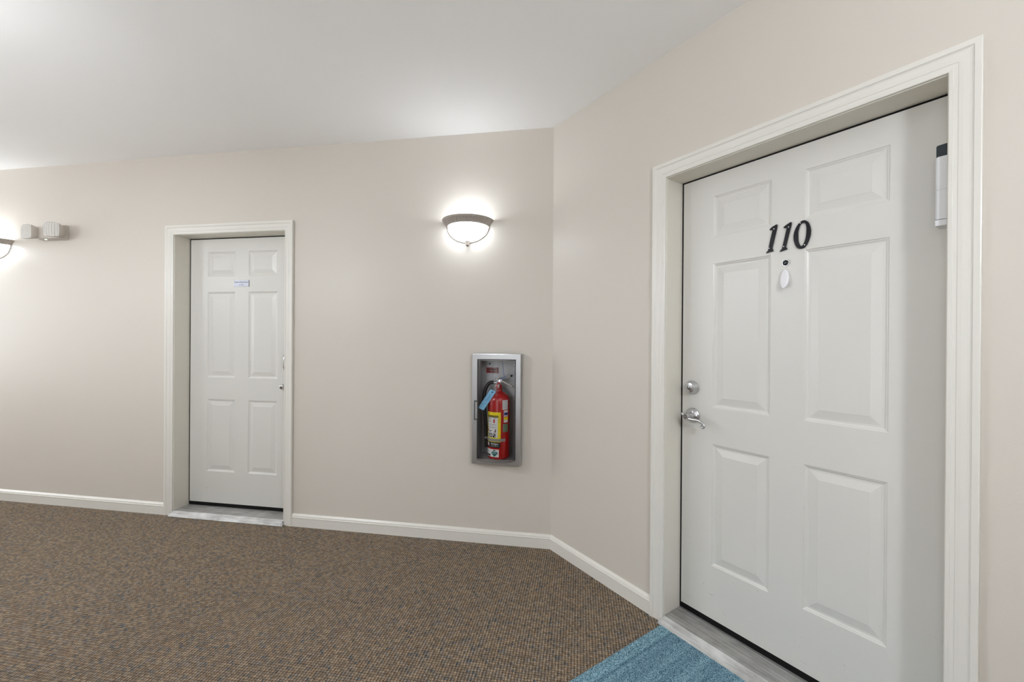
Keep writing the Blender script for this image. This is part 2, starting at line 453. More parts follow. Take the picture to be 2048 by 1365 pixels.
# ------------------------------------------------------------------ doors
CAS = [(0.0, 0.0), (0.0, 0.0085), (0.0015, 0.0100), (0.0095, 0.0108), (0.0105, 0.0096), (0.0190, 0.0098), (0.0210, 0.0112), (0.0300, 0.0122),
       (0.0420, 0.0124), (0.0465, 0.0132), (0.0500, 0.0152), (0.0515, 0.0170), (0.0640, 0.0180), (0.0665, 0.0170), (0.0665, 0.0)]
def casing_piece(parent, p0, p1, out, m0, m1):
    """straight run from p0 to p1 (x, z), growing outwards along `out`; m = mitre of each end (0 or 1)"""
    bm = B(); dx, dz = p1[0] - p0[0], p1[1] - p0[1]; L_ = math.hypot(dx, dz); ux, uz = dx / L_, dz / L_
    a = [bm.verts.new((p0[0] + out[0] * w - ux * w * m0, -t, p0[1] + out[1] * w - uz * w * m0)) for w, t in CAS]
    b = [bm.verts.new((p1[0] + out[0] * w + ux * w * m1, -t, p1[1] + out[1] * w + uz * w * m1)) for w, t in CAS]
    n = len(CAS)
    for i in range(n):
        j = (i + 1) % n; bm.faces.new((a[i], a[j], b[j], b[i]))
    bm.faces.new(a[::-1]); bm.faces.new(b)
    return obj('casing', bm, M['trim'], parent)
LEAF_D = 0.122
def door(name, wall, xl, xr, xp, label, hinge):
    """xl, xr: jamb faces (x); xp: the four panel lines; local origin at the middle of the opening"""
    s0 = (xl + xr) / 2
    root = empty(name, mat_at(wall, -s0 if wall == 'L' else s0, 0, 0), label, kind='structure')
    w = (xr - xl) / 2
    xp = [x - s0 for x in xp]
    # jamb linings
    for sx in (-1, 1):
        bm = B(); x = sx * w
        box(bm, min(x, x + sx * JT), max(x, x + sx * JT), 0, WT + 0.02, 0, HEAD, 0.001, 1)
        obj('jamb', bm, M['jamb'], root)
    bm = B(); box(bm, -w - JT, w + JT, 0, WT + 0.02, HEAD, HEAD + JT, 0.001, 1)
    obj('jamb', bm, M['jamb'], root)
    rv = 0.0025
    casing_piece(root, (-w - rv, 0), (-w - rv, HEAD + rv), (-1, 0), 0, 1)
    casing_piece(root, (w + rv, HEAD + rv), (w + rv, 0), (1, 0), 1, 0)
    casing_piece(root, (-w - rv, HEAD + rv), (w + rv, HEAD + rv), (0, 1), 1, 1)
    # leaf: flat skin with six wells, each closed by its raised panel
    gx, top, bot = 0.0082, HEAD - 0.0072, 0.061
    X0, X1 = -w + gx, w - gx
    holes = [(xp[i], xp[i + 1], z0, z1) for i in (0, 2) for z0, z1 in ((1.7995, 1.9889), (1.0242, 1.6805), (0.3022, 0.8572))]
    xs_ = [X0, *xp, X1]; zs_ = [bot, 0.3022, 0.8572, 1.0242, 1.6805, 1.7995, 1.9889, top]
    bm = B(); V = {}
    def vt(x, y, z):
        k = (round(x, 5), round(y, 5), round(z, 5))
        if k not in V: V[k] = bm.verts.new((x, y, z))
        return V[k]
    y = LEAF_D; yb = LEAF_D + 0.044
    for i in range(5):
        for j in range(7):
            if i in (1, 3) and j in (1, 3, 5): continue
            a, b, c, d = xs_[i], xs_[i + 1], zs_[j], zs_[j + 1]
            bm.faces.new((vt(a, y, c), vt(b, y, c), vt(b, y, d), vt(a, y, d)))
    bd = [vt(x, y, bot) for x in xs_] + [vt(X1, y, z) for z in zs_[1:]] + [vt(x, y, top) for x in xs_[::-1][1:]] + [vt(X0, y, z) for z in zs_[::-1][1:-1]]
    bk = [bm.verts.new((v.co.x, yb, v.co.z)) for v in bd]
    for i in range(len(bd)):
        j = (i + 1) % len(bd); bm.faces.new((bd[i], bk[i], bk[j], bd[j]))
    bm.faces.new(bk)
    leaf = obj('leaf', bm, M['door'], root)
    PR = [(0, 0), (0.0035, 0.0030), (0.0055, 0.0030), (0.0100, 0.0062), (0.0125, 0.0070), (0.0185, 0.0070), (0.0455, 0.0016), (0.0475, 0.0010)]
    for a, b, c, d in holes:
        bm = B(); rings = []
        for o_, dp in PR:
            rings.append([bm.verts.new((x, LEAF_D + dp, z)) for x, z in ((a + o_, c + o_), (b - o_, c + o_), (b - o_, d - o_), (a + o_, d - o_))])
        for r0, r1 in zip(rings, rings[1:]):
            for i in range(4):
                j = (i + 1) % 4; bm.faces.new((r0[i], r0[j], r1[j], r1[i]))
        bm.faces.new(rings[-1])
        obj('panel', bm, M['door'], leaf)
    # black weatherstrip behind the gap, and the sweep under the leaf
    bm = B()
    for sx in (-1, 1): box(bm, min(sx * w, sx * (w - gx)), max(sx * w, sx * (w - gx)), LEAF_D + 0.0015, LEAF_D + 0.03, 0.03, HEAD)
    box(bm, -w, w, LEAF_D + 0.0015, LEAF_D + 0.03, top, HEAD)
    tag(obj('weatherstrip', bm, M['rubber'], root), 'black rubber weatherstrip')
    bm = B(); box(bm, -w + 0.001, w - 0.001, LEAF_D + 0.002, LEAF_D + 0.040, 0.030, bot)
    tag(obj('door_sweep', bm, M['rubber'], root), 'black rubber sweep')
    # aluminium saddle: ramp, ridge line, fluted top
    prof = [(-0.034, 0.0), (-0.036, 0.004)]
    n1 = 9
    for i in range(n1):
        t0, t1 = i / n1, (i + 0.5) / n1
        for t, e in ((t0, 0.0), (t1, 0.0007)): prof.append((-0.036 + 0.034 * t, 0.004 + 0.030 * t + e))
    prof += [(-0.002, 0.0345), (0.001, 0.0350)]
    n2 = 26
    for i in range(n2):
        prof.append((0.003 + 0.105 * i / n2, 0.0330 - 0.0008 * (i % 2)))
    prof += [(0.109, 0.0335), (0.122, 0.0335), (0.150, 0.0335), (0.150, 0.0)]
    bm = B(); extrude_x(bm, prof, -w + 0.0005, w - 0.0005)
    thr = obj('threshold', bm, M['threshold'], root)
    tag(thr, 'fluted aluminium threshold')
    # ramp lip runs a little over the casing feet
    bm = B()
    lip = [(-0.034, 0.0), (-0.036, 0.004), (-0.019, 0.019), (-0.019, 0.0)]
    extrude_x(bm, lip, -w - 0.012, -w); extrude_x(bm, lip, w, w + 0.012)
    obj('threshold_lip', bm, M['threshold'], thr)
    for x in (-w * 0.12, w * 0.62):
        bm = B(); lathe(bm, [(0.0, 0.0012), (0.003, 0.0010), (0.0042, 0.0)], 14)
        o = obj('screw', bm, M['pewter'], thr, 40); o.location = (x, -0.016, 0.0225); o.rotation_euler = (-0.72, 0, 0)
    return root, w, s0

d_far, w1, c1 = door('door_1', 'L', -L_LI, -L_RI, [-2.6614, -2.4192, -2.3038, -2.0584], 'far white six-panel door in the long corridor wall', 'l')
d_near, w2, c2 = door('door_2', 'R', R_LI, R_RI, [0.9858, 1.2286, 1.349, 1.5948], 'near white six-panel door in the angled wall', 'r')

# ---- hardware
def deadbolt(parent, x, z, r=0.033):
    g = child_empty('deadbolt', parent, (x, LEAF_D, z))
    bm = B(); lathe(bm, [(r, 0.0), (r, 0.004), (r * 0.93, 0.010), (r * 0.72, 0.026), (r * 0.70, 0.0275), (r * 0.62, 0.0285), (0.0, 0.0285)], 40, axis='Y')
    obj('housing', bm, M['chrome'], g, 35)
    bm = B(); lathe(bm, [(0.0125, 0.0280), (0.0125, 0.0305), (0.0110, 0.0315), (0.0, 0.0315)], 28, axis='Y')
    obj('cylinder', bm, M['chrome'], g, 35)
    bm = B(); lathe(bm, [(0.0085, 0.0316), (0.0062, 0.0318), (0.0062, 0.0312)], 24, axis='Y'); box(bm, -0.0012, 0.0012, -0.0321, -0.031, -0.006, 0.002)
    obj('keyhole', bm, M['dark_hole'], g)
    return g
def lever(parent, x, z, flip=1):
    g = child_empty('lever_handle', parent, (x, LEAF_D, z))
    bm = B(); lathe(bm, [(0.0355, 0.0), (0.0355, 0.003), (0.033, 0.007), (0.024, 0.0125), (0.0165, 0.0150), (0.0150, 0.020), (0.0130, 0.040), (0.0130, 0.050)], 44, axis='Y')
    obj('rose', bm, M['chrome'], g, 35)
    # hub, leaf-shaped thumb end and scrolled grip
    bm = B(); lathe(bm, [(0.0130, 0.044), (0.0150, 0.050), (0.0150, 0.060), (0.0125, 0.0645), (0.0, 0.0645)], 28, axis='Y')
    pts = [(-0.030, 0.012), (-0.020, 0.010), (-0.006, 0.000), (0.010, -0.009), (0.030, -0.0115), (0.050, -0.0105), (0.068, -0.0135), (0.082, -0.0215), (0.0885, -0.031), (0.0855, -0.0395), (0.0775, -0.0405), (0.0725, -0.0350), (0.0755, -0.0300)]
    path = spline([(a * flip, -0.055, b) for a, b in pts], 5)
    n = len(path); rad = []
    for i in range(n):
        t = i / (n - 1)
        rad.append((0.0015 + 0.0085 * min(1, t / 0.15)) if t < 0.15 else (0.010 - 0.0055 * min(1, (t - 0.15) / 0.55)) if t < 0.7 else 0.0045)
    tube(bm, path, [(0.006 if i > 2 else 0.003, r) for i, r in enumerate(rad)], 14, flat=(0, 1, 0))
    obj('lever', bm, M['chrome'], g, 50)
    bm = B(); lathe(bm, [(0.0095, 0.0646), (0.0065, 0.0650), (0.0065, 0.0640)], 24, axis='Y'); box(bm, -0.0012, 0.0012, -0.0655, -0.064, -0.005, 0.005)
    obj('keyhole', bm, M['dark_hole'], g)
    return g
deadbolt(d_near, 0.888 - c2, 1.107)
lever(d_near, 0.892 - c2, 0.975)
deadbolt(d_far, -2.003 - c1, 0.967, 0.021)
# far door: escutcheon of a tall grip set, mostly hidden behind the casing
g = child_empty('latch_plate', d_far, (-2.0065 - c1 + 0.0205, LEAF_D, 1.150))
bm = B(); prism(bm, [(0.0185 * math.cos(2 * PI * i / 28), 0.072 * math.copysign(abs(math.sin(2 * PI * i / 28)) ** 0.8, math.sin(2 * PI * i / 28))) for i in range(28)], -0.007, 0.0)
obj('plate', bm, M['chrome'], g)
bm = B(); tube(bm, spline([(0, 0, 0.050), (0, -0.016, 0.040), (0, -0.022, 0.0), (0, -0.018, -0.040), (0, 0, -0.050)], 6), 0.0062, 12)
obj('grip', bm, M['chrome'], g, 50)
# peephole
g = child_empty('peephole', d_near, (1.2839 - c2, LEAF_D, 1.640))
bm = B(); lathe(bm, [(0.0142, 0.0), (0.0142, 0.002), (0.0130, 0.0034), (0.0112, 0.0034), (0.0100, 0.0010), (0.0, 0.0010)], 32, axis='Y')
obj('ring', bm, M['chrome'], g, 35)
bm = B(); lathe(bm, [(0.0101, 0.0012), (0.0065, 0.0030), (0.0030, 0.0037), (0.0, 0.0039)], 24, axis='Y')
obj('lens', bm, simple('dark_lens', (0.01, 0.014, 0.016, 1), 0.05), g, 60)

# ------------------------------------------------------------------ things on the near door
def digit(poly, inner, holes, label):
    cx = sum(p[0] for p in poly) / len(poly); z0 = min(p[1] for p in poly)
    root = empty('door_number', mat_at('R', cx, LEAF_D, z0), label, 'numeral', 'numerals on the near door')
    P = [(x - cx, z - z0) for x, z in poly]
    bm = B()
    if inner is None:
        prism(bm, P, -0.006, -0.0003)
    else:
        # blade ring between smooth outer and inner loops
        def smooth(l):
            q = [(x - cx, 0, z - z0) for x, z in l]; q = q + [q[0]]
            out = []
            m = len(l)
            for i in range(m):
                a, b, c, d = (Vector((l[(i + k) % m][0] - cx, 0, l[(i + k) % m][1] - z0)) for k in (-1, 0, 1, 2))
                for t in (0, 0.25, 0.5, 0.75):
                    out.append(0.5 * ((2 * b) + (c - a) * t + (2 * a - 5 * b + 4 * c - d) * t * t + (3 * b - a - 3 * c + d) * t ** 3))
            return out
        O, I = smooth(poly), smooth(inner)
        # resample both by angle about the centre
        cz = sum(p.z for p in I) / len(I); ccx = sum(p.x for p in I) / len(I)
        def at(loop, th):
            best = None
            for i in range(len(loop)):
                a, b = loop[i], loop[(i + 1) % len(loop)]
                ta, tb = math.atan2(a.z - cz, a.x - ccx), math.atan2(b.z - cz, b.x - ccx)
                df = (tb - ta + PI) % (2 * PI) - PI
                dt = (th - ta + PI) % (2 * PI) - PI
                if df != 0 and 0 <= dt / df <= 1 and abs(df) < 1: return a + (b - a) * (dt / df)
            return min(loop, key=lambda p: abs((math.atan2(p.z - cz, p.x - ccx) - th + PI) % (2 * PI) - PI))
        n = 56; R_ = []
        for i in range(n):
            th = 2 * PI * i / n; o_, i_ = at(O, th), at(I, th)
            R_.append([bm.verts.new((p.x, y, p.z)) for p, y in ((o_, -0.0003), (o_, -0.006), (i_, -0.006), (i_, -0.0003))])
        for i in range(n):
            A, Bq = R_[i], R_[(i + 1) % n]
            for k in range(4): bm.faces.new((A[k], A[(k + 1) % 4], Bq[(k + 1) % 4], Bq[k]))
    tag(obj('numeral', bm, M['black_metal'], root))
    for hx, hz in holes:
        bm = B(); lathe(bm, [(0.0022, 0.006), (0.0020, 0.0068), (0.0, 0.0072)], 12, axis='Y')
        o = obj('screw', bm, M['screw'], root, 40); o.location = (hx - cx, 0, hz - z0)
    return root
one_a = [(1.2499, 1.7994), (1.2532, 1.7977), (1.2524, 1.788), (1.2461, 1.757), (1.2352, 1.7067), (1.2391, 1.6943), (1.2139, 1.6895), (1.2127, 1.6925), (1.2201, 1.6994), (1.2279, 1.7426), (1.2363, 1.7798), (1.2268, 1.7806), (1.2246, 1.7842), (1.2334, 1.7922)]
one_b = [(1.3007, 1.7969), (1.3043, 1.7948), (1.3036, 1.7863), (1.296, 1.7537), (1.2845, 1.7031), (1.2901, 1.6924), (1.2646, 1.6868), (1.2637, 1.69), (1.2709, 1.6967), (1.2787, 1.7325), (1.2876, 1.7766), (1.2784, 1.7782), (1.2755, 1.782), (1.2847, 1.7888)]
zo = [(1.3481, 1.7932), (1.3555, 1.7889), (1.3629, 1.7787), (1.3681, 1.7614), (1.3697, 1.745), (1.3662, 1.7237), (1.3583, 1.7015), (1.348, 1.6881), (1.3361, 1.6856), (1.3247, 1.6906), (1.3162, 1.7078), (1.3118, 1.7295), (1.3128, 1.7484), (1.3188, 1.768), (1.3294, 1.7847), (1.3384, 1.7921)]
zi = [(1.3459, 1.7843), (1.3511, 1.7797), (1.3546, 1.7687), (1.355, 1.7481), (1.353, 1.7264), (1.3479, 1.7069), (1.342, 1.696), (1.3383, 1.6953), (1.3337, 1.6993), (1.3283, 1.7158), (1.327, 1.7351), (1.3273, 1.7541), (1.331, 1.7705), (1.3369, 1.7821)]
digit(one_a, None, [(1.2418, 1.7828), (1.2248, 1.7077)], 'black slanted numeral 1, first of the three on the near white door')
digit(one_b, None, [(1.2945, 1.779), (1.2781, 1.7052)], 'black slanted numeral 1 between the other two numerals on the near white door')
digit(zo, zi, [(1.3346, 1.7855), (1.3502, 1.6983)], 'black slanted numeral 0 at the end of 110 on the near white door')

# adhesive hook under the peephole
root = empty('adhesive_hook', mat_at('R', 1.2830, LEAF_D, 1.5385), 'small white oval adhesive hook stuck on near door below its peephole', 'hook')
bm = B(); prism(bm, [(0.0135 * math.cos(2 * PI * i / 28), 0.040 + 0.033 * math.sin(2 * PI * i / 28)) for i in range(28)], -0.003, -0.0002)
obj('base_plate', bm, M['white_gloss'], root)
bm = B(); n_ = 22; rings = []
for i in range(n_ + 1):      # shell-shaped hook: an oval front curving out and under
    t = i / n_; z = 0.0745 - 0.0745 * t
    hw = 0.0158 * math.sqrt(max(0.0, 1 - (2 * t - 1.02) ** 2) + 0.004)
    yc = -0.005 - 0.0120 * t ** 1.8
    rings.append([bm.verts.new((hw * math.cos(q), yc - 0.0045 * math.sin(q) - (0.002 if math.sin(q) > 0 else 0), z)) for q in [2 * PI * k / 16 for k in range(16)]])
for A, Bq in zip(rings, rings[1:]):
    for k in range(16): bm.faces.new((A[k], A[(k + 1) % 16], Bq[(k + 1) % 16], Bq[k]))
bm.faces.new(rings[0]); bm.faces.new(rings[-1][::-1])
obj('hook', bm, M['white_gloss'], root, 60)

# alarm sensor on the inner face of the right jamb
root = empty('door_alarm', mat_at('R', 1.7471, 0, 1.655), 'slim white sensor box with dark cap on near door jamb', 'alarm')
bm = B(); prism(bm, [(-0.0262, 0.033), (-0.0262, 0.2165), (-0.0002, 0.2165), (-0.0002, 0.033)], 0.015, 0.070)
bmesh.ops.bevel(bm, geom=[e for e in bm.edges if abs(e.verts[0].co.z - e.verts[1].co.z) > 0.1 and e.verts[0].co.x < -0.02], offset=0.004, segments=4, affect='EDGES')
obj('body', bm, M['white_plastic'], root, 40)
bm = B(); prism(bm, [(-0.0250, 0.2165), (-0.0250, 0.2470), (-0.0220, 0.2500), (-0.0002, 0.2515), (-0.0002, 0.2165)], 0.0155, 0.064)
obj('cap', bm, M['navy_plastic'], root)
bm = B(); box(bm, -0.0268, -0.0002, 0.0142, 0.071, 0.0140, 0.0320, 0.0015, 2); obj('battery_door', bm, M['white_plastic'], root, 40)
bm = B(); box(bm, -0.0264, -0.0002, 0.0148, 0.0702, 0.0320, 0.0331); obj('seam', bm, M['dark_hole'], root)
bm = B(); box(bm, -0.0255, -0.0004, 0.0147, 0.0152, 0.1195, 0.1199); obj('joint', bm, M['greyink'], root)
for i, zz in enumerate([0.198, 0.188, 0.178, 0.168, 0.158, 0.148, 0.128]):
    bm = B(); box(bm, -0.0285, -0.0255, 0.030, 0.050, zz, zz + 0.0040, 0.0008, 1); obj('vent_rib', bm, M['greyink'], root)

# ------------------------------------------------------------------ sign on the far door
root = empty('door_sign', mat_at('L', 2.3640, LEAF_D, 1.7188), 'small silver name plate reading Suite Entrance on the far door', 'sign')
bm = B(); box(bm, -0.0648, 0.0648, -0.0024, -0.0002, 0, 0.0492, 0.0006, 1); obj('plate', bm, M['plate'], root)
bm = B(); box(bm, 0.0628, 0.0650, -0.0028, -0.0003, 0, 0.0492); obj('edge', bm, M['ink'], root)
bm = text_bm('Suite Entrance', 0.0172)
w_ = max(v.co.x for v in bm.verts) - min(v.co.x for v in bm.verts)
for v in bm.verts: v.co = Vector((v.co.x * 0.116 / w_ - 0.002, -0.0028, v.co.z + 0.0345))
b2 = text_bm('# 109', 0.0150)
for v in b2.verts: v.co = Vector((v.co.x, -0.0028, v.co.z + 0.0135))
me = D.meshes.new('x'); b2.to_mesh(me); b2.free(); bm.from_mesh(me); D.meshes.remove(me)
obj('lettering', bm, M['ink'], root)

# ------------------------------------------------------------------ wall lamps
def sconce_meshes():
    RT, RB, H = 0.170, 0.137, 0.041          # rim: top radius, bottom radius, height
    prof = []
    rows = [(RT, 0.0), (RT + 0.001, -0.0025), (RT - 0.003, -0.005), (RT - 0.0035, -0.008)]
    rows += [(RT - 0.006 - (RT - RB - 0.010) * i / 6, -0.009 - (H - 0.013) * i / 6) for i in range(7)]
    rows += [(RB, -H + 0.003), (RB + 0.0015, -H + 0.001), (RB, -H), (RB - 0.004, -H), (RT - 0.008, -0.001), (RT, 0.0)]
    def mod(t, j):
        if 4 <= j <= 10:
            return 0.0022 * math.sin(46 * t + 1.3 * (j - 4)) * math.sin(PI * (j - 3.5) / 7.5)
        return 0
    rim = B(); lathe(rim, rows, 160, PI, 2 * PI, 'Z', mod=mod)
    bowl = B(); rb, hb = 0.131, 0.100
    pr = [(rb * math.cos(PI / 2 * i / 14), -H + 0.004 - hb * math.sin(PI / 2 * i / 14)) for i in range(15)]
    lathe(bowl, pr, 40, PI, 2 * PI, 'Z')
    ring = B()
    tube(ring, [((rb + 0.0085) * math.cos(PI + PI * i / 30), -0.0045, -H + 0.004 + (hb + 0.0045) * math.sin(PI + PI * i / 30)) for i in range(31)], 0.0036, 8)
    fin = B(); lathe(fin, [(0.0, 0.003), (0.017, 0.002), (0.0185, -0.002), (0.0165, -0.005), (0.0150, -0.010), (0.0120, -0.019), (0.0115, -0.021), (0.0135, -0.0225), (0.0130, -0.026), (0.0085, -0.030), (0.0050, -0.035), (0.0, -0.038)], 24, c=(0, -0.0195, -H - hb + 0.006))
    back = B(); prism(back, [(rb * math.cos(PI * i / 20), -H + 0.004 - hb * math.sin(PI * i / 20)) for i in range(21)], -0.0022, -0.0002)
    out = []
    for n_, b_, m_, sm in (('rim', rim, M['pewter'], 40), ('glass_bowl', bowl, M['bowl'], 60), ('edge_ring', ring, M['pewter'], 50), ('finial', fin, M['pewter'], 40), ('back_plate', back, M['white_plastic'], None)):
        out.append((n_, b_, m_, sm))
    return out
SZ = 2.107
def sconce_at(xf, label, group='matching wall lamps'):
    return empty('wall_sconce', xf, label, 'wall lamp', group)
first = sconce_at(mat_at('L', 0.558, 0, SZ), 'lit half-bowl wall lamp with pewter rim above the fire extinguisher')
for n_, b_, m_, sm in sconce_meshes(): obj(n_, b_, m_, first, sm)
bulb = D.lights.new('bulb', 'POINT'); bulb.energy = BULB_WATTS; bulb.shadow_soft_size = 0.028; bulb.color = LAMP_COL
bo = D.objects.new('bulb', bulb); COL.objects.link(bo); bo.parent = first; bo.location = (0, -0.082, -0.022)
def copy_sconce(xf, label, power=1.0, up=None):
    r = first.copy(); COL.objects.link(r); r.matrix_world = xf; r['label'] = label
    for ch in first.children:
        c = ch.copy(); COL.objects.link(c); c.parent = r; c.matrix_parent_inverse = ch.matrix_parent_inverse.copy()
        if power != 1.0 and ch.name == 'bulb':
            c.data = ch.data.copy(); c.data.energy = BULB_WATTS * (power if up is None else up)
        if power != 1.0 and ch.name == 'glass_bowl':       # glow of lamps out of view, scaled to even out the light
            c.data = ch.data.copy(); c.data.materials[0] = emit('lit_frosted_glass_strong', LAMP_COL, BOWL_STRENGTH * power)
    return r
copy_sconce(mat_at('L', 4.510, 0, SZ), 'lit half-bowl wall lamp cut by the picture edge beyond the emergency light')
def free_xf(p, facing):     # facing: unit vector pointing into the room; local -y looks that way
    ang = math.atan2(-facing.y, -facing.x) - PI / 2
    return Matrix.Translation(Vector((p.x, p.y, SZ))) @ Matrix.Rotation(ang, 4, 'Z')
copy_sconce(free_xf(ptL(2.60, OPP), NL), 'lit half-bowl wall lamp on the opposite corridor wall across from the far door', P_ACROSS, P_ACROSS_UP)
copy_sconce(free_xf(ptL(6.60, OPP), NL), 'lit half-bowl wall lamp farthest down the opposite corridor wall', P_HALL, P_HALL_UP)
copy_sconce(free_xf(ptR(R_END, -1.28), -DR), 'lit half-bowl wall lamp on the side wall near the 110 door', P_SIDE, P_SIDE_UP)
pm = (pF + pD) / 2
dd = (pD - pF).normalized()
copy_sconce(free_xf(pm, Vector((dd.y, -dd.x, 0))), 'added half-bowl fill lamp on the rear wall behind the viewer', P_REAR)  # unseen lamp added as fill from behind
copy_sconce(free_xf(ptL(1.35, -3.05), -DL), 'added half-bowl fill lamp on the nook wall facing the 110 door', P_NOOK)  # unseen lamp added to lift ceiling and near door
copy_sconce(free_xf(ptL(4.60, OPP), NL), 'added half-bowl fill lamp halfway down the opposite corridor wall', P_HALL, P_HALL_UP)  # extra unseen lamp added to brighten the corridor

# ------------------------------------------------------------------ emergency light
root = empty('emergency_light', mat_at('L', 3.935, 0, 2.090), 'white twin-head emergency light on wall beside the far lamp', 'emergency light')
bm = B()
f = [(-0.092, 0.008), (0.118, 0.008), (0.118, 0.102), (-0.092, 0.102)]; bk = [(-0.100, 0.0), (0.135, 0.0), (0.135, 0.114), (-0.100, 0.114)]
vf = [bm.verts.new((x, -0.050, z)) for x, z in f]; vm = [bm.verts.new((x, -0.014, z)) for x, z in bk]; vb = [bm.verts.new((x, -0.0003, z)) for x, z in bk]
bm.faces.new(vf)
for A, Bq in ((vf, vm), (vm, vb)):
    for i in range(4): bm.faces.new((A[i], A[(i + 1) % 4], Bq[(i + 1) % 4], Bq[i]))
bm.faces.new(vb[::-1])
bmesh.ops.bevel(bm, geom=[e for e in bm.edges], offset=0.003, segments=2, affect='EDGES')
obj('housing', bm, M['ivory_plastic'], root, 30)
bm = B(); lathe(bm, [(0.0, 0.0035), (0.006, 0.002), (0.0075, 0.0)], 16)
o = obj('status_led', bm, M['led'], root, 50); o.location = (-0.040, -0.030, 0.0035); o.rotation_euler = (PI, 0, 0)
def head(x, z, y, yaw, pitch):
    g = child_empty('lamp_head', root, (x, y, z)); g.rotation_euler = (pitch, 0, yaw)
    a, dpt = 0.056, 0.070
    def sq(r, y_, k=28, p=4.0):
        return [(r * math.copysign(abs(math.cos(t)) ** (2 / p), math.cos(t)), y_, r * math.copysign(abs(math.sin(t)) ** (2 / p), math.sin(t))) for t in [2 * PI * i / k for i in range(k)]]
    bm = B(); R_ = [[bm.verts.new(p) for p in sq(*q)] for q in ((0.022, 0.045), (0.034, 0.042), (0.046, 0.020), (a * 0.985, -0.012), (a, -0.018), (a, -0.026))]
    for A, Bq in zip(R_, R_[1:]):
        for i in range(28): bm.faces.new((A[i], A[(i + 1) % 28], Bq[(i + 1) % 28], Bq[i]))
    bm.faces.new(R_[0])
    obj('shell', bm, M['ivory_plastic'], g, 40)
    # ribbed lens: gently bowed pane with vertical ribs
    bm = B(); nx, nz = 49, 10; gV = []
    for i in range(nx):
        col = []
        for j in range(nz):
            u, v = -1 + 2 * i / (nx - 1), -1 + 2 * j / (nz - 1)
            lim = a * 0.97
            ux = u * math.sqrt(1 - v * v * 0.16); vz = v * math.sqrt(1 - u * u * 0.16)
            yy = -0.026 - 0.010 * (1 - u * u) * (1 - v * v) - 0.0036 * (math.sin(u * 6 * PI + 0.9 * v * v) if abs(u) < 0.97 and abs(v) < 0.97 else 0)
            col.append(bm.verts.new((ux * lim, yy, vz * lim)))
        gV.append(col)
    for i in range(nx - 1):
        for j in range(nz - 1): bm.faces.new((gV[i][j], gV[i + 1][j], gV[i + 1][j + 1], gV[i][j + 1]))
    obj('lens', bm, M['lamp_lens'], g, 70)
    bm = B(); tube(bm, [(0, 0.040, 0), (0, 0.062, 0)], 0.018, 16); obj('swivel', bm, M['greyink'], g, 40)
    return g
head(0.125, 0.058, -0.082, 0.30, 0.0)
head(-0.132, 0.055, -0.066, -0.05, 0.0)
bm = B(); tube(bm, spline([(-0.155, -0.020, 0.056), (-0.130, -0.012, 0.058), (-0.092, -0.018, 0.058)], 5), 0.010, 12)
obj('bracket', bm, M['greyink'], root, 40)

# ------------------------------------------------------------------ extinguisher cabinet
CX = 0.3535
root = empty('extinguisher_cabinet', mat_at('L', CX, 0, 0.528), 'satin metal wall cabinet with clear bubble door holding an extinguisher', 'cabinet')
X0, X1, Z0, Z1, YF = -0.1595, 0.1600, 0.0, 0.7095, -0.050
w0, w1_, h0, h1 = -0.1255, 0.1265, 0.0352, 0.6745
# four mitred frame rails with a return to the wall
def rail(pts_out, pts_in):
    bm = B()
    (a, b), (c, d) = pts_out, pts_in
    prof = []
    vo0 = [bm.verts.new((a[0], y, a[1])) for y in (-0.0003, YF + 0.004)]; vo1 = [bm.verts.new((b[0], y, b[1])) for y in (-0.0003, YF + 0.004)]
    k = 0.004
    def lerp(p, q, t): return (p[0] + (q[0] - p[0]) * t, p[1] + (q[1] - p[1]) * t)
    m0, m1 = lerp(a, c, 0.12), lerp(b, d, 0.12)
    vm0 = bm.verts.new((m0[0], YF, m0[1])); vm1 = bm.verts.new((m1[0], YF, m1[1]))
    vi0 = [bm.verts.new((c[0], y, c[1])) for y in (YF, YF + 0.022)]; vi1 = [bm.verts.new((d[0], y, d[1])) for y in (YF, YF + 0.022)]
    ch0 = [vo0[0], vo0[1], vm0, vi0[0], vi0[1]]; ch1 = [vo1[0], vo1[1], vm1, vi1[0], vi1[1]]
    for i in range(4): bm.faces.new((ch0[i], ch1[i], ch1[i + 1], ch0[i + 1]))
    return obj('frame_rail', bm, M['steel'], root)
oTL, oTR, oBL, oBR = (X0, Z1), (X1, Z1), (X0, Z0), (X1, Z0)
iTL, iTR, iBL, iBR = (w0, h1), (w1_, h1), (w0, h0), (w1_, h0)
for a, b, c, d in ((oTL, oTR, iTL, iTR), (oTR, oBR, iTR, iBR), (oBR, oBL, iBR, iBL), (oBL, oTL, iBL, iTL)): rail((a, b), (c, d))
# recessed tub: five inner faces with thickness
bm = B(); tx0, tx1, tz0, tz1, ty = -0.131, 0.134, 0.0357, 0.682, 0.112
for q in ((tx0 - .002, tx0, -.028, ty, tz0, tz1), (tx1, tx1 + .002, -.028, ty, tz0, tz1), (tx0, tx1, -.028, ty, tz0 - .002, tz0), (tx0, tx1, -.028, ty, tz1, tz1 + .002), (tx0, tx1, ty, ty + .002, tz0, tz1)): box(bm, *q)
obj('tub', bm, M['steel_dark'], root)
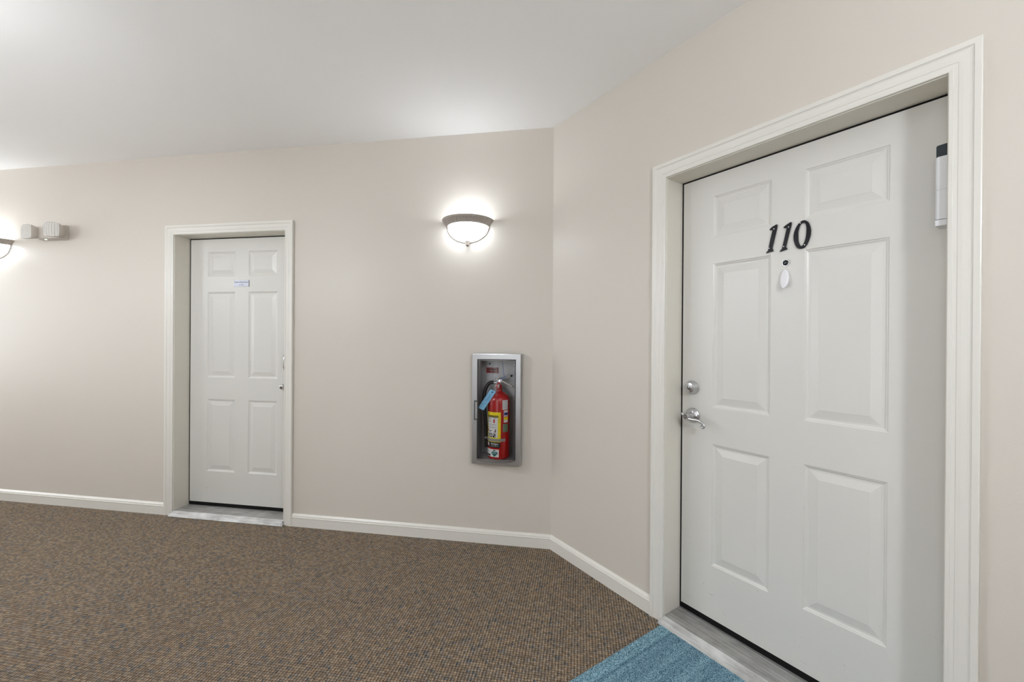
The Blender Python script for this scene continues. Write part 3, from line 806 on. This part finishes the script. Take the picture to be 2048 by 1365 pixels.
# clear bubble door
def bub(t, off=0.0):
    a = PI * t
    return ((w0 + w1_) / 2 - (0.1245 + off) * math.cos(a), YF + 0.006 - (0.072 + off) * math.sin(a) ** 0.8)
bm = B(); n = 40; bz0, bz1 = 0.0328, 0.6690
lo = [bm.verts.new((*bub(i / n), bz0)) for i in range(n + 1)]; hi = [bm.verts.new((*bub(i / n), bz1)) for i in range(n + 1)]
for i in range(n): bm.faces.new((lo[i], lo[i + 1], hi[i + 1], hi[i]))
dr = obj('bubble_door', bm, M['acrylic'], root, 50)
for nm, z in (('bubble_floor', bz0), ('bubble_top', bz1)):
    bm = B(); bm.faces.new([bm.verts.new((*bub(i / n), z)) for i in range(n + 1)])
    obj(nm, bm, M['acrylic_lip'], dr)
tag(dr, 'clear acrylic bubble door')
bm = B()
bm.free()
for z in (bz0, bz1):
    bm = B(); tube(bm, [(*bub(i / n), z) for i in range(n + 1)], 0.0013, 6)
    obj('bubble_edge', bm, M['acrylic_edge'], dr, 50)
bm = B()
for x, xx in ((w0 + 0.0005, 0.0040), (w1_ - 0.0045, 0.0040)): box(bm, x, x + xx, YF - 0.0005, YF + 0.010, h0, h1)
box(bm, w0, w1_, YF - 0.0002, YF + 0.010, h1 - 0.0035, h1)
obj('gasket', bm, M['rubber'], root)
# pull handle on the left of the door
g = child_empty('pull_handle', root, (-0.128, YF, 0.347))
bm = B()
for z in (-0.058, 0.058): box(bm, -0.013, 0.013, -0.014, 0.004, z - 0.0045, z + 0.0045, 0.0015, 2)
for x in (-0.0135, 0.0075): box(bm, x, x + 0.0060, -0.016, -0.009, -0.060, 0.060, 0.001, 1)
obj('loop', bm, simple('grey_handle', (0.13, 0.13, 0.13, 1), 0.4, 0.6), g, 40)
bm = B(); box(bm, -0.0085, 0.0085, -0.010, -0.0085, -0.054, 0.054); obj('grip_pad', bm, M['steel'], g)
# maker's badge, screws, catch
g = child_empty('badge', root, (-0.0600, ty - 0.001, 0.592))
bm = B(); box(bm, -0.0420, 0.0420, -0.0006, 0.0006, -0.0190, 0.0190); obj('ground', bm, M['redink'], g)
bm = B(); prism(bm, [(x * 0.039, z * 0.0160) for x, z in ((-0.3, -1), (0.7, -1), (0.93, -0.7), (1, 0), (0.93, 0.7), (0.7, 1), (-0.3, 1))], -0.0012, -0.0007); obj('border', bm, M['pink'], g)
bm = B(); prism(bm, [(x * 0.036, z * 0.0118) for x, z in ((-0.95, -1), (0.75, -1), (0.95, -0.6), (1, 0), (0.95, 0.6), (0.75, 1), (-0.95, 1))], -0.0018, -0.0013); obj('shield', bm, M['maroon'], g)
bm = B()
for i, ww in enumerate((0.010, 0.008, 0.004, 0.011, 0.007)): box(bm, -0.014 + i * 0.0095, -0.014 + i * 0.0095 + 0.0066, -0.0024, -0.0019, -0.0045, 0.0005 + ww * 0.3)
obj('mark', bm, M['pink'], g)
for x, z in ((-0.078, 0.636), (0.100, 0.636), (-0.078, 0.085), (0.100, 0.085)):
    bm = B(); lathe(bm, [(0.0, 0.0035), (0.005, 0.0025), (0.006, 0.0)], 16, axis='Y'); o = obj('screw', bm, M['dark_hole'], root, 40); o.location = (x, ty, z)
bm = B(); lathe(bm, [(0.009, 0.0), (0.009, 0.004), (0.006, 0.005), (0.005, 0.003), (0.0, 0.003)], 20, axis='Y'); o = obj('catch', bm, M['chrome'], root, 40); o.location = (0.117, -0.032, 0.640)
for x, y, z in ((X1 + 0.0002, -0.026, 0.700), (X1 + 0.0002, -0.018, 0.060)):
    bm = B(); lathe(bm, [(0.0, 0.002), (0.003, 0.0015), (0.004, 0.0)], 14); o = obj('screw', bm, M['chrome'], root, 40); o.location = (x, y, z); o.rotation_euler = (0, PI / 2, 0)

# ------------------------------------------------------------------ fire extinguisher
ER = 0.0715
EXF = mat_at('L', 0.3450, 0.004, 0.5645)
ex = empty('fire_extinguisher', EXF, 'red fire extinguisher with yellow instruction label inside the metal wall cabinet', 'fire extinguisher')
bm = B(); lathe(bm, [(0.0, 0.0), (ER - 0.012, 0.0), (ER - 0.004, 0.003), (ER, 0.010), (ER, 0.372), (ER - 0.003, 0.386), (ER - 0.012, 0.402), (ER - 0.027, 0.416), (0.032, 0.424), (0.021, 0.428), (0.019, 0.432), (0.019, 0.440), (0.0, 0.440)], 64)
obj('cylinder', bm, M['red'], ex, 50)
bm = B(); lathe(bm, [(0.021, 0.437), (0.021, 0.441), (0.018, 0.442), (0.018, 0.468), (0.0155, 0.471), (0.0155, 0.488), (0.0, 0.488)], 32)
obj('valve_collar', bm, M['red'], ex, 35)
bm = B(); box(bm, -0.017, 0.020, -0.0125, 0.0125, 0.470, 0.508, 0.004, 2); tube(bm, [(-0.014, 0, 0.482), (-0.036, 0, 0.485)], 0.0085, 14); lathe(bm, [(0.0, 0.512), (0.006, 0.511), (0.006, 0.500)], 14)
obj('valve_body', bm, M['chrome'], ex, 40)
# gauge on the front of the collar
g = child_empty('pressure_gauge', ex, (-0.006, -0.022, 0.463)); g.rotation_euler = (0, 0, -0.25)
bm = B(); lathe(bm, [(0.0165, -0.006), (0.0175, 0.004), (0.0165, 0.008), (0.0145, 0.008), (0.0145, 0.006)], 28, axis='Y'); obj('bezel', bm, M['chrome'], g, 40)
bm = B(); lathe(bm, [(0.0146, 0.006), (0.0, 0.006)], 28, axis='Y'); obj('dial', bm, M['redink'], g)
bm = B()
for k in range(9):
    t = math.radians(200 - k * 27.5); t2 = math.radians(200 - (k + 1) * 27.5)
    if k in (3, 4): continue
    quad(bm, *[(r * math.cos(q), -0.0066, r * math.sin(q)) for r, q in ((0.009, t), (0.0135, t), (0.0135, t2), (0.009, t2))])
obj('scale', bm, M['paper'], g)
bm = B(); prism(bm, [(-0.0012, -0.004), (0.0012, -0.004), (0.0003, 0.009), (-0.0003, 0.009)], -0.0074, -0.0068); obj('needle', bm, M['paper'], g)
# carrying handle and squeeze lever
bm = B()
tube(bm, spline([(-0.010, 0, 0.500), (0.006, 0, 0.513), (0.030, 0, 0.514), (0.058, 0, 0.520), (0.082, 0, 0.530)], 6), [(0.0058, 0.0115)] * 25, 12, flat=(0, 0, 1))
obj('squeeze_lever', bm, M['nickel'], ex, 50)
bm = B(); box(bm, 0.075, 0.088, -0.013, 0.013, 0.524, 0.537, 0.003, 2); obj('lever_tip', bm, M['ink'], ex, 40)
bm = B()
tube(bm, spline([(0.004, 0, 0.498), (0.020, 0, 0.494), (0.050, 0, 0.479), (0.078, 0, 0.465), (0.094, 0, 0.451)], 6), [(0.0080, 0.0125)] * 25, 12, flat=(0, 0, 1))
obj('carry_handle', bm, M['nickel'], ex, 50)
bm = B(); tube(bm, [(-0.013 + 0.012 * math.cos(2 * PI * i / 20), -0.015, 0.509 + 0.012 * math.sin(2 * PI * i / 20)) for i in range(21)], 0.0014, 8)
tube(bm, [(-0.002, -0.0155, 0.508), (0.016, 0.014, 0.508)], 0.0022, 8)
obj('pull_pin', bm, M['chrome'], ex, 50)
bm = B(); tube(bm, spline([(0.013, -0.013, 0.509), (0.020, -0.016, 0.517), (0.030, -0.014, 0.520), (0.036, -0.014, 0.522), (0.030, -0.010, 0.560), (0.022, -0.004, 0.628)], 6), 0.0013, 6)
tube(bm, spline([(0.012, -0.014, 0.512), (0.024, -0.018, 0.508), (0.040, -0.015, 0.515), (0.046, -0.010, 0.524), (0.034, -0.014, 0.524)], 6), 0.0013, 6)
obj('tamper_seal', bm, M['seal_blue'], ex, 50)
# hose and nozzle
bm = B(); tube(bm, spline([(-0.036, 0, 0.485), (-0.056, -0.003, 0.483), (-0.076, -0.006, 0.466), (-0.092, -0.008, 0.430), (-0.0985, -0.008, 0.380), (-0.096, -0.006, 0.320), (-0.0905, -0.002, 0.250), (-0.086, 0.004, 0.180), (-0.085, 0.006, 0.130)], 8), 0.0120, 16)
obj('hose', bm, M['hose'], ex, 60)
bm = B(); tube(bm, [(-0.085, 0.006, 0.140), (-0.085, 0.006, 0.118)], 0.0112, 16); obj('ferrule', bm, M['pewter'], ex, 40)
bm = B(); tube(bm, [(-0.085, 0.006, 0.120), (-0.085, 0.006, 0.108), (-0.084, 0.006, 0.060)], [0.010, 0.0105, 0.0120], 16); obj('nozzle', bm, M['hose'], ex, 40)
# labels wrapped round the cylinder: (u, z) -> surface, u in metres along the arc, 0 = straight ahead, right positive
def wrap(bm, off):
    us = [v.co.x for v in bm.verts]; x = math.floor(min(us) / 0.004) * 0.004 + 0.004
    while x < max(us):        # cut into narrow strips so that wide shapes follow the curve
        bmesh.ops.bisect_plane(bm, geom=bm.verts[:] + bm.edges[:] + bm.faces[:], plane_co=(x, 0, 0), plane_no=(1, 0, 0)); x += 0.004
    for v in bm.verts:
        a = v.co.x / ER; r = ER + off - v.co.y
        v.co = Vector((r * math.sin(a), -r * math.cos(a), v.co.z))
    return bm
def patch(bm, u0, u1, z0, z1, n=None):
    n = n or max(2, int((u1 - u0) / 0.006))
    a = [[bm.verts.new((u0 + (u1 - u0) * i / n, 0, z)) for z in (z0, z1)] for i in range(n + 1)]
    for i in range(n): bm.faces.new((a[i][0], a[i + 1][0], a[i + 1][1], a[i][1]))
    return bm
def poly(bm, pts): bm.faces.new([bm.verts.new((x, 0, z)) for x, z in pts]); return bm
def lines(bm, u0, u1, z, h, words, seed):
    r = random.Random(seed); u = u0
    while u < u1 - 0.001:
        w_ = min(r.uniform(0.0025, 0.007), u1 - u); patch(bm, u, u + w_, z - h / 2, z + h / 2, 2); u += w_ + 0.0013
    return bm
def addtxt(bm, t, size, u, z, width=None, align='CENTER'):
    b = text_bm(t, size, align)
    if width:
        w_ = max(v.co.x for v in b.verts) - min(v.co.x for v in b.verts)
        for v in b.verts: v.co.x *= width / w_
    for v in b.verts: v.co.x += u; v.co.z += z; v.co.y = 0
    me = D.meshes.new('x'); b.to_mesh(me); b.free(); bm.from_mesh(me); D.meshes.remove(me); return bm
lab = child_empty('label', ex); lab['label'] = 'yellow instruction label'
U0, U1 = -0.088, 0.026
def lay(name, mat, off, fn):
    bm = B(); fn(bm); wrap(bm, off); o = obj(name, bm, mat, lab)
    if name in ('body_text', 'red_pictogram', 'pictograms', 'pictogram_boxes', 'notice_text', 'notice_bar_text', 'diamond_text', 'side_text'): o['kind'] = 'stuff'
    return o
lay('yellow_ground', M['yellow'], 0.0003, lambda b: patch(b, U0, U1, 0.112, 0.302))
lay('white_field', M['paper'], 0.0006, lambda b: patch(b, U0 + 0.014, U1 - 0.019, 0.140, 0.281))
lay('title_bar', M['ink'], 0.0009, lambda b: patch(b, U0 + 0.014, U1 - 0.016, 0.268, 0.2815))
lay('title', M['yellow'], 0.0012, lambda b: addtxt(b, 'INSTRUCTIONS', 0.012, (U0 + U1) / 2 - 0.001, 0.2745, 0.078))
def body(b):
    k = 0
    for z, n_ in ((0.259, 2), (0.240, 2), (0.222, 2), (0.205, 2)):
        patch(b, U0 + 0.016, U0 + 0.021, z - 0.006, z + 0.006, 2)
        for i in range(n_): lines(b, U0 + 0.023, U0 + (0.048 if z > 0.23 else 0.086 - 0.012 * i), z + 0.0025 - 0.006 * i, 0.0022, 3, k); k += 1
    for x in (0.018, 0.040, 0.064): lines(b, U0 + x, U0 + x + 0.015, 0.170, 0.0016, 2, k); k += 1
lay('body_text', M['greyink'], 0.0010, body)
def picto(b):
    for x in (0.016, 0.038, 0.062): patch(b, U0 + x, U0 + x + 0.0185, 0.141, 0.166, 4)
    poly(b, [(U0 + 0.026, 0.181), (U0 + 0.044, 0.184), (U0 + 0.056, 0.187), (U0 + 0.044, 0.177)])
    poly(b, [(U0 + 0.075, 0.174), (U0 + 0.078, 0.194), (U0 + 0.083, 0.194), (U0 + 0.081, 0.174)])
lay('pictogram_boxes', M['ink'], 0.0009, picto)
def pic2(b):
    u = U0 + 0.0195; patch(b, u, u + 0.0035, 0.144, 0.162, 2); patch(b, u + 0.0055, u + 0.010, 0.144, 0.156, 2); patch(b, u + 0.003, u + 0.010, 0.158, 0.162, 2)
    u = U0 + 0.047; poly(b, [(u - 0.006, 0.150), (u, 0.145), (u + 0.006, 0.152), (u + 0.003, 0.158), (u, 0.164), (u - 0.003, 0.158)])
    u = U0 + 0.071; poly(b, [(u - 0.007, 0.163), (u + 0.002, 0.163), (u - 0.001, 0.154), (u - 0.006, 0.156)]); patch(b, u + 0.0025, u + 0.0065, 0.144, 0.154, 2)
lay('pictograms', M['paper'], 0.0012, pic2)
def redp(b):
    u = U0 + 0.071
    patch(b, u - 0.005, u + 0.005, 0.234, 0.252, 3); patch(b, u - 0.002, u + 0.002, 0.252, 0.258, 2); poly(b, [(u, 0.257), (u + 0.010, 0.262), (u + 0.009, 0.265), (u - 0.002, 0.260)]); poly(b, [(u - 0.002, 0.256), (u - 0.010, 0.246), (u - 0.008, 0.245), (u - 0.001, 0.254)])
    poly(b, [(U0 + 0.016, 0.176), (U0 + 0.027, 0.176), (U0 + 0.027, 0.190), (U0 + 0.018, 0.194)]); patch(b, U0 + 0.073, U0 + 0.077, 0.174, 0.182, 2)
lay('red_pictogram', M['redink'], 0.0011, redp)
lay('brand_ground', M['ink'], 0.0005, lambda b: patch(b, U0, U1 - 0.002, 0.0765, 0.1125))
lay('brand', M['paper'], 0.0009, lambda b: addtxt(addtxt(b, 'Badger', 0.0185, U0 + 0.076, 0.1010, 0.052), 'FIRE PROTECTION', 0.006, U0 + 0.076, 0.0865, 0.050))
def disc(b, u, z, r, n=24): poly(b, [(u + r * math.cos(2 * PI * i / n), z + r * math.sin(2 * PI * i / n)) for i in range(n)])
lay('emblem', M['paper'], 0.0009, lambda b: disc(b, U0 + 0.018, 0.0965, 0.0115))
lay('emblem_mark', M['redink'], 0.0012, lambda b: (poly(b, [(U0 + 0.0125, 0.0905), (U0 + 0.018, 0.1055), (U0 + 0.0205, 0.1000), (U0 + 0.0235, 0.0905), (U0 + 0.0205, 0.0905), (U0 + 0.018, 0.0985), (U0 + 0.0155, 0.0905)])))
lay('notice_ground', M['paper'], 0.0005, lambda b: patch(b, U0 + 0.004, U1 - 0.011, 0.0170, 0.0660))
def diamond(b):
    u, z, r = U0 + 0.074, 0.0420, 0.0235
    poly(b, [(u - r, z), (u, z - r), (u + r, z), (u, z + r)])
lay('diamond', M['teal'], 0.0008, diamond)
lay('diamond_text', M['paper'], 0.0012, lambda b: (poly(b, [(U0 + 0.062, 0.0475), (U0 + 0.088, 0.0505), (U0 + 0.080, 0.0560), (U0 + 0.070, 0.0520)]), lines(b, U0 + 0.060, U0 + 0.088, 0.0410, 0.0022, 3, 91)))
lay('notice_text', M['teal'], 0.0009, lambda b: (lines(b, U0 + 0.007, U0 + 0.020, 0.0600, 0.0022, 3, 71), lines(b, U0 + 0.007, U0 + 0.046, 0.0515, 0.0032, 3, 72), lines(b, U0 + 0.007, U0 + 0.026, 0.0440, 0.0020, 3, 73)))
lay('notice_bar', M['ink'], 0.0009, lambda b: patch(b, U0 + 0.006, U0 + 0.044, 0.0200, 0.0340))
lay('notice_bar_text', M['greyink'], 0.0012, lambda b: (lines(b, U0 + 0.009, U0 + 0.036, 0.0295, 0.0026, 3, 81), lines(b, U0 + 0.009, U0 + 0.028, 0.0245, 0.0026, 3, 82)))
lay('side_text', M['green'], 0.0007, lambda b: [patch(b, U1 - 0.012, U1 - 0.009, 0.236 + 0.0055 * i, 0.240 + 0.0055 * i, 2) for i in range(7)])
# stickers round the right-hand side
st = child_empty('stickers', ex)
def stick(name, mat, off, fn):
    bm = B(); fn(bm); wrap(bm, off); return obj(name, bm, mat, st)
stick('service_record', M['paper'], 0.0004, lambda b: patch(b, 0.036, 0.078, 0.318, 0.378))
stick('service_lines', M['greyink'], 0.0008, lambda b: [lines(b, 0.039, 0.075, 0.370 - 0.0062 * i, 0.0013, 3, 120 + i) for i in range(8)])
stick('hazard_ground', M['paper'], 0.0004, lambda b: patch(b, 0.046, 0.080, 0.236, 0.314))
stick('hazard_blue', M['indigo'], 0.0008, lambda b: patch(b, 0.048, 0.078, 0.282, 0.300))
stick('hazard_yellow', M['yellow'], 0.0008, lambda b: patch(b, 0.047, 0.079, 0.252, 0.272))
stick('hazard_orange', M['orange'], 0.0009, lambda b: patch(b, 0.047, 0.079, 0.268, 0.275))
stick('barcode_ground', M['green'], 0.0004, lambda b: patch(b, 0.040, 0.080, 0.176, 0.226))
stick('barcode_lines', M['greyink'], 0.0008, lambda b: [lines(b, 0.043, 0.078, 0.221 - 0.006 * i, 0.0014, 3, 140 + i) for i in range(8)])
# retaining strap of the cabinet bracket
bm = B(); patch(bm, -0.100, 0.056, 0.1165, 0.1345, 30); wrap(bm, 0.0030)
strap = obj('strap', bm, simple('grey_strap', (0.30, 0.29, 0.25, 1), 0.5), ex)
sm = strap.modifiers.new('thick', 'SOLIDIFY'); sm.thickness = 0.0015
strap.rotation_euler = (0, 0, 0)

# inspection tag hanging from the valve
tg = empty('inspection_tag', mat_at('L', 0.3704, -0.058, 1.0045), 'light blue inspection tag hanging askew from red extinguisher valve', 'tag')
bm = B()
dirv = Vector((-0.0808, 0, -0.1222)); nrm = Vector((0.036, 0, -0.0150)) * 0.5
cr = [-nrm, nrm, nrm + dirv, -nrm + dirv]
prism(bm, [(p.x, p.z) for p in cr], -0.0008, 0.0)
obj('card', bm, M['tag_blue'], tg)
ux, uy = dirv.normalized(), nrm.normalized(); Ld = dirv.length
def tq(bm, a0, a1, b0, b1):
    P = [ux * a + uy * b for a, b in ((a0, b0), (a1, b0), (a1, b1), (a0, b1))]
    quad(bm, *[(p.x, -0.0012, p.z) for p in P])
bm = B(); rr = random.Random(5)
for row, y in enumerate((-0.013, -0.009, -0.004, 0.001, 0.007, 0.012)):
    a = 0.030 + 0.004 * (row % 2)
    while a < Ld - 0.024:
        w_ = rr.uniform(0.002, 0.007)
        if rr.random() < 0.6: tq(bm, a, a + w_, y, y + 0.0016)
        a += w_ + 0.002
for a in (0.040, 0.050, 0.058, 0.068, 0.076): tq(bm, a, a + 0.0016, -0.006, 0.006)
obj('print', bm, simple('blue_print', (0.03, 0.10, 0.25, 1), 0.5), tg)
bm = B(); tq(bm, 0.010, 0.017, -0.004, 0.006); obj('eyelet', bm, M['ink'], tg)
bm = B(); tube(bm, spline([(-0.008, -0.0005, -0.010), (0.006, 0.020, 0.012), (0.014, 0.040, 0.024), (0.020, 0.050, 0.030)], 5), 0.0009, 6); obj('tie', bm, M['ink'], tg, 50)

# ------------------------------------------------------------------ door mat
MX0, MX1, MY0, MY1 = 0.833, 1.745, -0.648, -0.0385
root = empty('door_mat', mat_at('R', MX0, MY0, 0.0), 'blue ribbed door mat laid against the threshold of the near door', 'mat')
bm = B(); nx = 140; hs = []
Wm, Hm = MX1 - MX0, MY1 - MY0
for i in range(nx + 1):
    x = Wm * i / nx; e = min(x, Wm - x)
    if e < 0.056: z = 0.0075 * min(1, 0.35 + e / 0.010)
    elif e < 0.070: z = 0.0045
    else: z = 0.0070 + 0.0005 * math.sin((e - 0.07) / 0.045 * 2 * PI)
    hs.append((x, z))
top = [[bm.verts.new((x, y, z)) for y in (0, Hm)] for x, z in hs]; bot = [[bm.verts.new((x, y, 0.0002)) for y in (0, Hm)] for x, z in hs]
for i in range(nx):
    bm.faces.new((top[i][0], top[i + 1][0], top[i + 1][1], top[i][1])); bm.faces.new((bot[i][0], bot[i][1], bot[i + 1][1], bot[i + 1][0]))
    for k in (0, 1): bm.faces.new((top[i][k], bot[i][k], bot[i + 1][k], top[i + 1][k]))
for i in (0, nx): bm.faces.new((top[i][0], top[i][1], bot[i][1], bot[i][0]))
obj('pile', bm, M['mat'], root, 60)
